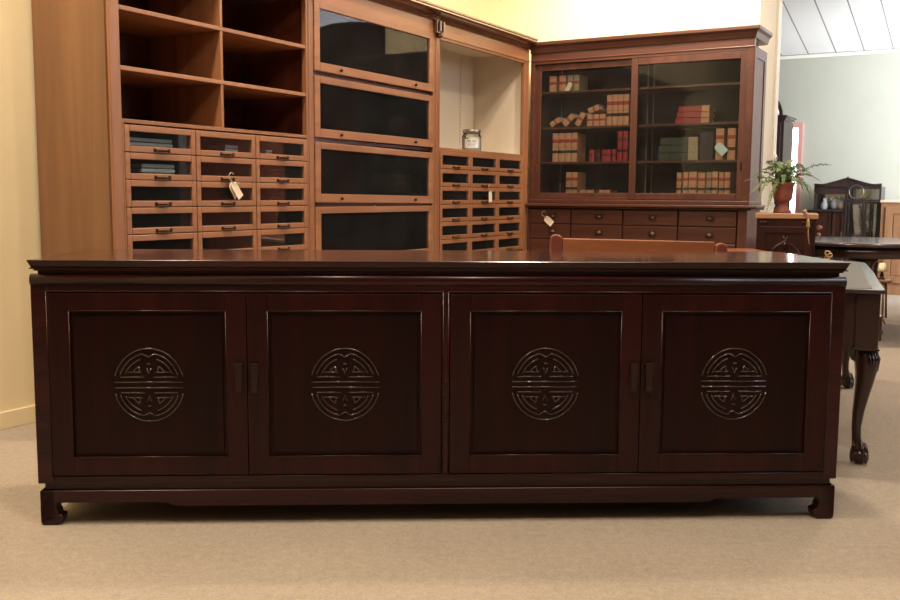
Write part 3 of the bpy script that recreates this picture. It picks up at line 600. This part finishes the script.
# ------------------------------------------------------------------ chair bench and table behind the sideboard
bn = thing('wooden_bench', 'orange-brown wooden bench whose wide back rail shows above the middle of the sideboard', 'bench', (0.371, 3.60, 0), 0)
b = MB(); n = 16; wB = 0.65
lo = [(0.05 + (wB - 0.08) * k / n, 0.755) for k in range(n + 1)]; hi = [(0.05 + (wB - 0.08) * k / n, 0.8425 - 0.010 * k / n) for k in range(n + 1)]
b.prism(lo + hi[::-1], 0.0, 0.024); b.build('back_rail', 'orange', bn, 0.003)
MB().prism([(0.05 + (wB - 0.08) * k / n, 0.50) for k in range(n + 1)] + [(0.05 + (wB - 0.08) * k / n, 0.56) for k in range(n + 1)][::-1], 0.002, 0.022).build('lower_rail', 'orange', bn, 0.003)
for x in (0.0, wB - 0.03):
    MB().prism([(x, 0), (x + 0.045, 0), (x + 0.05, 0.79), (x + 0.047, 0.85 if x == 0 else 0.822), (x + 0.025, 0.858 if x == 0 else 0.83), (x + 0.006, 0.85 if x == 0 else 0.822), (x, 0.79)], -0.004, 0.032).build('post', 'pinkwood', bn, 0.006, 3)
    MB().box(x + 0.003, x + 0.04, 0.40, 0.437, 0, 0.42).build('leg', 'pinkwood', bn, 0.004)
MB().box(0.0, wB + 0.02, 0.033, 0.45, 0.42, 0.45).build('seat', 'orange', bn, 0.006, 3)
tb = thing('dining_table', 'orange-brown wooden table seen as a thin strip behind the bench', 'table', (0.75, 5.50, 0), 0)
MB().box(0, 1.12, 0, 0.44, 0.66, 0.685).build('tabletop', 'orange', tb, 0.004)
MB().box(0.05, 1.07, 0.04, 0.40, 0.58, 0.66).build('apron', 'orange', tb)
for x, y in ((0.05, 0.04), (1.02, 0.04), (0.05, 0.35), (1.02, 0.35)): MB().box(x, x + 0.05, y, y + 0.05, 0, 0.58).build('leg', 'orange', tb, 0.003)

# ------------------------------------------------------------------ cabriole desk: x along the length (away), y to the left
dk = thing('writing_desk', 'dark walnut desk with cabriole legs and a grey leather top right of the sideboard', 'desk', (1.548, 3.556, 0), R(69.2))
Ld = 1.545; Wd = 0.44
def outline(o, r_=0.09):
    pts = []
    x0, x1, y0, y1 = -0.075 - o, Ld + 0.09 + o, -0.055 - o, Wd + 0.03 + o
    # near right corner canted with an ogee, far corners rounded
    pts += [(x0, y1), (x0, y0 + 0.02), (x0 + 0.015, y0)]
    pts += [(x0 + 0.5, y0 + 0.0), (x0 + 0.9, y0 - 0.006)]
    for k in range(9): a = -PI / 2 + PI / 2 * k / 8; pts.append((x1 - 0.16 + 0.16 * math.cos(a), y0 + 0.16 + 0.16 * math.sin(a)))
    for k in range(7): a = PI / 2 * k / 6; pts.append((x1 - 0.1 + 0.1 * math.cos(a), y1 - 0.1 + 0.1 * math.sin(a)))
    return pts
def slab(pts, z0, z1, mi=0, b=None):
    b = b or MB(); n = len(pts)
    b.add([(x, y, z0) for x, y in pts] + [(x, y, z1) for x, y in pts], [tuple(range(n - 1, -1, -1)), tuple(range(n, 2 * n))] + [(k, (k + 1) % n, (k + 1) % n + n, k + n) for k in range(n)], mi); return b
slab(outline(0.008), 0.652, 0.668).build('top', 'tabletop', dk, 0.004, 3)
slab(outline(-0.035), 0.6675, 0.6690).build('leather_inlay', 'leather', dk)
MB().box(-0.045, Ld + 0.045, -0.035, Wd, 0.452, 0.652).build('case', 'walnut', dk, 0.004)
MB().box(-0.062, 0.03, -0.048, 0.035, 0.446, 0.652).box(-0.068, 0.036, -0.054, 0.041, 0.440, 0.450).build('corner_block', 'walnut', dk, 0.008, 3)
for k, x in enumerate((0.06, 0.58, 1.08)):
    d = MB().box(x, x + 0.44, -0.065 if k == 0 else -0.047, -0.035, 0.462, 0.556 if k == 0 else 0.62).build('drawer', 'walnut_x', dk, 0.004)
    MB().tube([(x + 0.17, -0.07, 0.54), (x + 0.17, -0.085, 0.51), (x + 0.27, -0.085, 0.51), (x + 0.27, -0.07, 0.54)], 0.004, 6).build('handle', 'brass', d)
def cab_leg():
    b = MB(); sec = [(0.452, 0.000, 0.040), (0.43, 0.010, 0.046), (0.40, 0.022, 0.048), (0.365, 0.026, 0.044), (0.32, 0.020, 0.037), (0.26, 0.006, 0.030), (0.20, -0.008, 0.024), (0.14, -0.015, 0.0195), (0.10, -0.012, 0.0185), (0.075, -0.004, 0.022), (0.055, 0.004, 0.028)]
    # outward offset goes toward -x,-y (near right corner)
    seg = 16; vs = []; fs = []
    for z, o, r_ in sec:
        for k in range(seg):
            a = 2 * PI * k / seg; q = 1 / max(abs(math.cos(a)), abs(math.sin(a))) ** 0.35
            vs.append((-o * 0.5 + r_ * 0.92 * q * math.cos(a), -o * 0.55 + r_ * 0.9 * q * math.sin(a), z))
    for i in range(len(sec) - 1):
        for k in range(seg): k2 = (k + 1) % seg; fs.append((i * seg + k, i * seg + k2, (i + 1) * seg + k2, (i + 1) * seg + k))
    fs.append(tuple(range(seg))); fs.append(tuple(len(vs) - seg + k for k in range(seg)))
    b.add(vs, fs, 0, True)
    b.ball((-0.006, -0.008, 0.031), 0.031, 18, sc=(1.05, 1.05, 1))
    for a in (200, 245, 290, 335, 20, 110):     # claws over the ball
        ca, sa = math.cos(R(a)), math.sin(R(a))
        b.tube([(-0.004 + ca * r_, -0.006 + sa * r_, z) for r_, z in ((0.014, 0.078), (0.023, 0.062), (0.029, 0.044), (0.030, 0.024), (0.026, 0.006))], [0.008, 0.0085, 0.0065, 0.006, 0.004], 7)
    # carved knee ridges
    for k in range(7):
        a = R(180 + 15 * k)
        b.tube([(-0.004 + 0.040 * math.cos(a), -0.004 + 0.040 * math.sin(a), 0.446), (-0.010 + 0.046 * math.cos(a), -0.012 + 0.046 * math.sin(a), 0.405), (-0.012 + 0.040 * math.cos(a + 0.1), -0.014 + 0.040 * math.sin(a + 0.1), 0.36)], [0.003, 0.0045, 0.002], 6)
    # ear brackets
    b.prism([(0.0, 0.452), (0.085, 0.452), (0.07, 0.436), (0.052, 0.43), (0.04, 0.40), (0.0, 0.38)], -0.03, 0.012)
    b.prism([(0.0, 0.452), (0.085, 0.452), (0.07, 0.436), (0.052, 0.43), (0.04, 0.40), (0.0, 0.38)], -0.012, 0.03, mat=Matrix.Rotation(PI / 2, 4, 'Z'))
    return b
lg = cab_leg().build('leg', 'walnut', dk)
for x, y, sxx, syy in ((Ld, 0, -1, 1), (0, Wd - 0.03, 1, -1), (Ld, Wd - 0.03, -1, -1)):
    l2 = lg.copy(); COL.objects.link(l2); l2.location = (x, y, 0); l2.scale = (sxx, syy, 1)
def DK(x, y, z): a = R(69.2); return (1.560 + x * math.cos(a) - y * math.sin(a), 3.556 + x * math.sin(a) + y * math.cos(a), z)
rb = MB()
for k in range(3): rb.tube([(0.014 * math.cos(2 * PI * i / 10 + k), 0.012 * math.sin(2 * PI * i / 10) * (1 if k else 0.6), 0.022 + 0.012 * k + 0.016 * math.cos(2 * PI * i / 10 + k * 2)) for i in range(10)], 0.004, 6, closed=True)
rbo = rb.build('ribbon_bow', 'gold'); rbo.location = DK(1.38, 0.13, 0.668); tag(rbo, 'small gold ribbon bow on the far end of the grey desk top', 'ribbon')

# ------------------------------------------------------------------ carved bedside cabinet with fern
cc = thing('carved_cabinet', 'small dark carved cabinet with a worn pale top under the potted fern', 'cabinet', (1.912, 6.05, 0), R(-19))
MB().box(0.0, 0.372, 0.0, 0.33, 0.868, 0.902).build('top', 'carvedtop', cc, 0.006, 3)
MB().box(0.012, 0.360, 0.012, 0.32, 0.0, 0.868).build('body', 'walnut', cc, 0.003)
dr = MB().frame(0.03, 0.342, 0.10, 0.82, 0.04, 0.0, 0.012).build('door', 'walnut', cc, 0.003)
cv = MB()
for sg in (1, -1):
    for q in range(3):
        z0 = 0.62 - 0.2 * q
        cv.tube([(0.186 + sg * (0.015 + 0.075 * math.sin(t * 0.5) * (1 - t / 14)), 0.008, z0 + 0.016 * t) for t in range(10)], [0.008, 0.009, 0.010, 0.010, 0.009, 0.009, 0.008, 0.007, 0.006, 0.004], 6)
        cv.ball((0.186 + sg * 0.075, 0.008, z0 + 0.03), 0.018, 10, sc=(1, 0.5, 1))
    cv.ball((0.186, 0.008, 0.70), 0.02, 10, sc=(1, 0.5, 1.3))
cv.build('carving', 'walnut', dr)
MB().box(0.03, 0.07, -0.004, 0.012, 0.845, 0.853).box(0.28, 0.335, -0.004, 0.012, 0.845, 0.853).build('hinge', 'brass', dr)
ts = thing('gold_tassel', 'gold cord tassel hanging from the top edge of the carved cabinet', 'tassel', (1.912 + 0.312 * math.cos(R(-19)) - 0.004, 6.036 + 0.312 * math.sin(R(-19)), 0.87), R(-19))
MB().tube([(-0.03, 0.03, 0.034), (-0.025, -0.002, 0.038), (-0.005, -0.008, 0.03), (0, -0.008, 0.0), (0.004, -0.008, -0.10), (0.012, -0.008, -0.155)], 0.0035, 6).build('cord', 'gold', ts)
MB().lathe([(0.002, 0.0), (0.010, -0.006), (0.008, -0.016), (0.013, -0.045), (0.012, -0.05)], cy=-0.008, seg=12).ball((-0.022, -0.006, 0.045), 0.014, 8).build('tassel_head', 'gold', ts)
pf = thing('potted_fern', 'green fern in a terracotta urn on the small carved cabinet', 'plant', (2.112, 6.14, 0.9025), 0); pf.scale = (0.94, 0.94, 0.97)
MB().lathe([(0.058, 0.0), (0.060, 0.008), (0.050, 0.022), (0.030, 0.045), (0.023, 0.062), (0.030, 0.070), (0.052, 0.080), (0.060, 0.092), (0.065, 0.13), (0.069, 0.176), (0.075, 0.182), (0.075, 0.198), (0.067, 0.200), (0.064, 0.185)], seg=32).build('urn', 'terra', pf)
MB().lathe([(0.02, 0.175), (0.066, 0.178), (0.05, 0.19)], seg=20).build('soil', 'soil', pf)
def frond(az, length, rise, droop, mi):
    b = MB(); n = 16; pts = []
    for k in range(n + 1):
        t = k / n; rr = length * (t ** 0.9); z = 0.185 + rise * math.sin(min(1, t * 1.2) * PI * 0.55) - droop * t * t
        pts.append(Vector((rr * math.cos(az), rr * math.sin(az), z)))
    b.tube(pts, [0.0022 * (1 - 0.7 * k / n) for k in range(n + 1)], 5)
    side = Vector((-math.sin(az), math.cos(az), 0))
    m_ = n * 3
    for k in range(3, m_):
        t = k / m_; i = min(int(t * n), n - 1); p = pts[i].lerp(pts[i + 1], t * n - i); d = (pts[i + 1] - pts[i]).normalized()
        ll = (0.026 * math.sin(PI * min(1, t * 0.85 + 0.14)) + 0.004) * random.uniform(0.75, 1.15); ww = 0.0045
        for sg in (1, -1):
            tip = p + side * sg * ll * 0.8 + d * ll * 0.4 + Vector((0, 0, random.uniform(-0.6, 0.5) * ll))
            mid = p.lerp(tip, 0.5) + Vector((0, 0, 0.002))
            b.add([p, mid + d * ww, tip, mid - d * ww], [(0, 1, 2), (0, 2, 3)], 0)
    return b.build('frond', mi, pf)
fr_specs = [(-8, 0.31, 0.13, 0.0), (12, 0.20, 0.10, 0.16), (182, 0.27, 0.07, 0.05), (200, 0.22, 0.10, 0.24), (168, 0.20, 0.11, 0.06), (215, 0.17, 0.04, 0.22), (250, 0.14, 0.10, 0.10), (290, 0.15, 0.09, 0.12), (318, 0.2, 0.08, 0.20), (90, 0.12, 0.14, 0.0), (125, 0.15, 0.13, 0.03), (60, 0.14, 0.14, 0.02), (270, 0.10, 0.11, 0.03), (340, 0.22, 0.06, 0.14), (35, 0.16, 0.11, 0.06), (230, 0.12, 0.12, 0.04), (190, 0.17, 0.12, 0.03), (-20, 0.18, 0.12, 0.05), (0, 0.14, 0.08, 0.12), (205, 0.13, 0.13, 0.0), (305, 0.12, 0.13, 0.03), (150, 0.22, 0.06, 0.12), (20, 0.17, 0.13, 0.02), (45, 0.13, 0.16, 0.0), (100, 0.13, 0.16, 0.02), (140, 0.13, 0.15, 0.01), (175, 0.12, 0.15, 0.0), (260, 0.09, 0.14, 0.02), (325, 0.13, 0.14, 0.02), (350, 0.24, 0.10, 0.08), (222, 0.15, 0.09, 0.18), (195, 0.26, 0.05, 0.12)]
for k, (a, l_, r_, d_) in enumerate(fr_specs): frond(R(a), l_, r_, d_, ['leaf', 'leaf2'][k % 2])
price_tag('price_tag', 'white card tag leaning against the foot of the terracotta urn', (2.040, 6.10, 0.965), 0, -40, 0.045, 0.06, hook=False, cards=1, mats=('paperw', 'string'))

# ------------------------------------------------------------------ round table
rt_ = thing('round_table', 'round dark glossy pedestal table standing behind the desk at the right', 'table', (2.95, 6.84, 0), 0)
MB().lathe([(0.55, 0.675), (0.60, 0.678), (0.608, 0.69), (0.60, 0.702), (0.50, 0.703)], seg=72).build('tabletop', 'tabletop', rt_)
MB().lathe([(0.55, 0.60), (0.565, 0.605), (0.565, 0.675)], seg=72).build('apron', 'walnut', rt_)
MB().lathe([(0.10, 0.06), (0.13, 0.09), (0.07, 0.14), (0.055, 0.24), (0.085, 0.34), (0.07, 0.44), (0.06, 0.52), (0.12, 0.60)], seg=24).build('pedestal', 'walnut', rt_)
MB().lathe([(0.15, 0.035), (0.155, 0.05), (0.15, 0.065), (0.11, 0.075)], seg=32).build('base', 'walnut', rt_)
for k in range(4):
    a = PI / 4 + k * PI / 2
    MB().lathe([(0.015, 0.0), (0.024, 0.008), (0.024, 0.026), (0.015, 0.036)], cx=0.11 * math.cos(a), cy=0.11 * math.sin(a), seg=14).build('foot', 'walnut', rt_)

# ------------------------------------------------------------------ far room furniture (frame at P, x along AR, y into the wall)
P0 = Vector((4.510, 10.021, 0))
pc = thing('pine_cabinet', 'pale pine cabinet with panelled doors against the far sage wall', 'cabinet', P0, AR)
MB().box(-0.045, 1.05, -0.025, 0.45, 0.955, 0.982).build('top', 'pinetop', pc, 0.004)
MB().box(-0.035, 1.02, 0, 0.44, 0.06, 0.955).build('body', 'pine', pc, 0.002)
MB().box(-0.042, 1.035, -0.015, 0.44, 0, 0.085).build('plinth', 'pine', pc, 0.004)
for x0 in (0.01, 0.51):
    d = MB().frame(x0, x0 + 0.46, 0.12, 0.91, 0.07, -0.016, 0.0).build('door', 'pine', pc, 0.003)
    MB().box(x0 + 0.08, x0 + 0.38, -0.008, 0, 0.20, 0.83).build('panel', 'pine', d, 0.006)
    MB().ball((x0 + (0.43 if x0 < 0.3 else 0.03), -0.028, 0.55), 0.014, 10).build('knob', 'pine', d)

ch = thing('display_cabinet', 'dark display cabinet with arched crest, oval mirror and glazed doors beside the pine cabinet', 'cabinet', P0 + V * -0.80 + Vector((0.5, 0.866, 0)) * 0.10, AR)
# local x 0..0.75
def arch(x, x0, x1, z0, h): t = (x - x0) / (x1 - x0); return z0 + h * math.sin(PI * t) ** 1.3
n = 24
tops = [(0.08 + 0.67 * k / n, 1.135 + 0.060 * (0.5 - 0.5 * math.cos(2 * PI * k / n)) ** 1.2 + 0.012 * abs(math.cos(2 * PI * k / n)) ** 6) for k in range(n + 1)]
MB().prism([(0.08, 1.10), (0.75, 1.10)] + tops[::-1], 0.0, 0.03).prism([(x, z + 0.006) for x, z in tops] + [(x, z - 0.012) for x, z in tops[::-1]], -0.02, 0.03).ball((0.415, -0.005, 1.21), 0.016, 10).build('crest', 'ebony', ch, 0.002)
b = MB().box(0.08, 0.10, 0, 0.35, 0.87, 1.12).box(0.73, 0.75, 0, 0.35, 0, 1.12).box(0.395, 0.42, 0, 0.35, 0, 1.12).box(0.08, 0.42, 0, 0.02, 1.04, 1.12).box(0.08, 0.75, 0.34, 0.36, 0, 1.12).box(0.02, 0.42, 0.02, 0.35, 0, 0.85).box(0.42, 0.73, 0.02, 0.34, 0, 0.10)
b.box(0.42, 0.73, 0, 0.02, 0.965, 0.985)
b.build('case', 'ebony', ch, 0.002)
MB().box(-0.01, 0.42, -0.03, 0.35, 0.85, 0.872).build('side_shelf', 'ebony', ch, 0.004)
MB().box(0.10, 0.395, 0.325, 0.338, 0.88, 1.04).build('mirror', 'mirror', ch)
d = MB().frame(0.03, 0.26, 0.05, 0.84, 0.02, -0.004, 0.02).box(0.05, 0.24, 0.004, 0.02, 0.07, 0.82).build('door', 'walnut', ch, 0.003)
MB().ball((0.145, 0.0, 0.68), 0.028, 12, sc=(1.4, 0.3, 0.9)).ball((0.145, 0.0, 0.60), 0.025, 12, sc=(1, 0.3, 1)).ball((0.145, 0.0, 0.54), 0.02, 12, sc=(1, 0.3, 1.3)).build('inlay', 'pinkwood', d)
d = MB().frame(0.28, 0.39, 0.05, 0.84, 0.02, -0.004, 0.02).box(0.30, 0.37, 0.004, 0.02, 0.07, 0.82).build('door', 'walnut', ch, 0.003)
MB().box(0.372, 0.38, -0.014, -0.004, 0.55, 0.64).build('handle', 'steel', d, 0.001)
d = MB().frame(0.43, 0.59, 0.10, 0.96, 0.018, -0.004, 0.016).box(0.446, 0.574, -0.001, 0.012, 0.60, 0.612).build('glazed_door', 'ebony', ch, 0.002)
MB().box(0.446, 0.574, 0.004, 0.007, 0.115, 0.945).build('pane', 'glass', d)
d = MB().frame(0.595, 0.73, 0.10, 0.96, 0.018, -0.004, 0.016).box(0.655, 0.665, -0.001, 0.012, 0.115, 0.945).build('glazed_door', 'ebony', ch, 0.002)
MB().box(0.611, 0.714, 0.004, 0.007, 0.115, 0.945).build('pane', 'glass', d)
MB().box(0.425, 0.73, 0.33, 0.338, 0.10, 1.10).build('mirror', 'mirror', ch)
ov = MB(); n = 28
ov.tube([(0.505 + 0.072 * math.cos(2 * PI * k / n), 0.004, 1.065 + 0.072 * math.sin(2 * PI * k / n)) for k in range(n)], 0.005, 6, closed=True)
o = ov.build('arched_glazing_bar', 'steel', ch)
def PQ(x, y, z): return P0 + V * (x - 0.80) + Vector((0.5, 0.866, 0)) * (y + 0.10) + Vector((0, 0, z))
v_ = thing('white_vase', 'white bulbous vase on the open shelf of the dark display cabinet', 'vase', PQ(0.29, 0.12, 0.873), 0)
MB().lathe([(0.03, 0), (0.05, 0.02), (0.052, 0.06), (0.035, 0.10), (0.022, 0.12), (0.028, 0.135)], seg=24).build('vase_body', 'cloth', v_)
v_ = thing('cream_pitcher', 'small cream pitcher right of the white vase on the display cabinet shelf', 'pitcher', PQ(0.355, 0.06, 0.873), 0)
MB().lathe([(0.018, 0), (0.028, 0.02), (0.028, 0.05), (0.02, 0.08), (0.026, 0.095)], seg=20).build('pitcher_body', 'cream_in', v_)
MB().tube([(0.025, 0, 0.08), (0.045, 0, 0.07), (0.042, 0, 0.04), (0.026, 0, 0.03)], 0.004, 6).build('handle', 'cream_in', v_)
v_ = thing('glass_carafe', 'pale carafe at the left of the display cabinet shelf', 'carafe', PQ(0.17, 0.14, 0.873), 0)
MB().lathe([(0.025, 0), (0.038, 0.02), (0.036, 0.06), (0.016, 0.09), (0.018, 0.12)], seg=20).build('carafe_body', 'cloth', v_)
cl_ = MB(); n = 10
for k in range(n):
    z0 = 0.93 - 0.038 * k; xx = 0.47 + 0.045 * (k / n) ** 1.2
    cl_.box(xx, xx + 0.06 + 0.01 * math.sin(k), 0.03, 0.08, z0 - 0.038, z0)
o = cl_.build('draped_cloth', 'pinkcloth', bevel=0.008, seg=2); o.location = PQ(0, 0, 0); o.rotation_euler = (0, 0, AR); tag(o, 'pale pink cloth hanging inside the glazed door of the display cabinet', 'cloth')

wd_ = thing('wardrobe', 'tall dark wardrobe with arched crest partly hidden behind the back wall end', 'wardrobe', P0 + V * -1.785 + Vector((0.5, 0.866, 0)) * -0.25, AR)
n = 20
MB().box(0, 0.79, 0, 0.5, 0, 1.84).build('body', 'ebony', wd_, 0.004)
MB().box(-0.03, 0.82, -0.04, 0.5, 1.84, 1.865).box(-0.015, 0.805, -0.02, 0.5, 1.815, 1.84).build('cornice', 'ebony', wd_, 0.004)
MB().prism([(0.02, 1.865), (0.77, 1.865)] + [(0.395 + 0.375 * math.cos(PI * k / n), 1.87 + 0.30 * math.sin(PI * k / n)) for k in range(n + 1)], 0.0, 0.05).build('crest', 'ebony', wd_, 0.004)
MB().tube([(0.395 + 0.33 * math.cos(PI * k / n), -0.002, 1.865 + 0.24 * math.sin(PI * k / n)) for k in range(n + 1)], 0.012, 6).build('crest_moulding', 'pinkcloth', wd_)
d = MB().frame(0.42, 0.76, 0.1, 1.78, 0.05, -0.02, 0.0).build('door', 'ebony', wd_, 0.004); MB().box(0.468, 0.712, -0.010, -0.004, 0.148, 1.732).build('mirror', 'mirror', d)
d = MB().frame(0.03, 0.38, 0.1, 1.78, 0.05, -0.02, 0.0).build('door', 'ebony', wd_, 0.004); MB().box(0.078, 0.332, -0.010, -0.004, 0.148, 1.732).build('mirror', 'mirror', d)

sk = thing('side_stool', 'low narrow pine stool in front of the pine cabinet carrying a small lamp', 'stool', (3.585, 7.95, 0), 0)
MB().lathe([(0.07, 0.305), (0.08, 0.31), (0.08, 0.325), (0.07, 0.33)], seg=28).build('tabletop', 'pine', sk)
for k in range(3):
    a = k * 2 * PI / 3 + 0.4; MB().tube([(0.05 * math.cos(a), 0.05 * math.sin(a), 0.306), (0.07 * math.cos(a), 0.07 * math.sin(a), 0.006)], 0.010, 8).build('leg', 'pine', sk)
lm = thing('table_lamp', 'tiny table lamp with a cream cone shade in front of the pine cabinet', 'lamp', (3.585, 7.95, 0.3305), 0)
MB().lathe([(0.028, 0.0), (0.030, 0.006), (0.012, 0.014), (0.016, 0.03), (0.008, 0.06), (0.006, 0.09)], seg=18).build('base', 'bronze', lm)
MB().lathe([(0.040, 0.068), (0.022, 0.135), (0.018, 0.135), (0.036, 0.069)], seg=24).build('lamp_shade', 'shade', lm)

# wall switch on the door casing
sw = thing('wall_switch', 'small round white switch on the white casing at the end of the back wall', 'switch', uv(uB + 0.60, -(yEnd - 0.03), 1.30), AR)
mr = Matrix.Rotation(PI / 2, 4, 'Y')
MB().lathe([(0.030, 0.0), (0.030, 0.008), (0.024, 0.013)], seg=24, mat=mr).build('plate', 'white', sw)
MB().lathe([(0.008, 0.012), (0.008, 0.022), (0.006, 0.024)], seg=12, mat=mr).build('button', 'greyb', sw)

# two armoires added out of view to block bright reflections in cabinet glass
for k, (yy, lab_) in enumerate(((6.95, 'tall brown armoire with arched doors, nearer one added unseen to darken the cabinet glass'), (8.36, 'tall brown armoire with arched doors, farther one added unseen to darken the cabinet glass'))):
    ar = thing('blocker', lab_, 'wardrobe', (4.25 + 0.12 * k, yy, 0), R(-84), 'armoires added unseen to block reflections')
    MB().box(0, 1.2, 0, 0.55, 0.08, 2.60).build('body', 'pinkwood', ar, 0.004)
    MB().box(-0.03, 1.23, -0.03, 0.55, 0, 0.08).build('plinth', 'pinkwood', ar, 0.004)
    MB().prism([(-0.05, 2.60), (1.25, 2.60)] + [(0.6 + 0.65 * math.cos(PI * q / 16), 2.65 + 0.24 * math.sin(PI * q / 16)) for q in range(17)], -0.05, 0.5).build('cornice', 'pinkwood', ar, 0.004)
    for x0 in (0.04, 0.61):
        d = MB().frame(x0, x0 + 0.55, 0.15, 2.54, 0.08, -0.02, 0.0).build('door', 'pinkwood', ar, 0.004)
        MB().box(x0 + 0.1, x0 + 0.45, -0.012, 0, 0.25, 2.44).build('panel', 'pinkwood', d, 0.006)
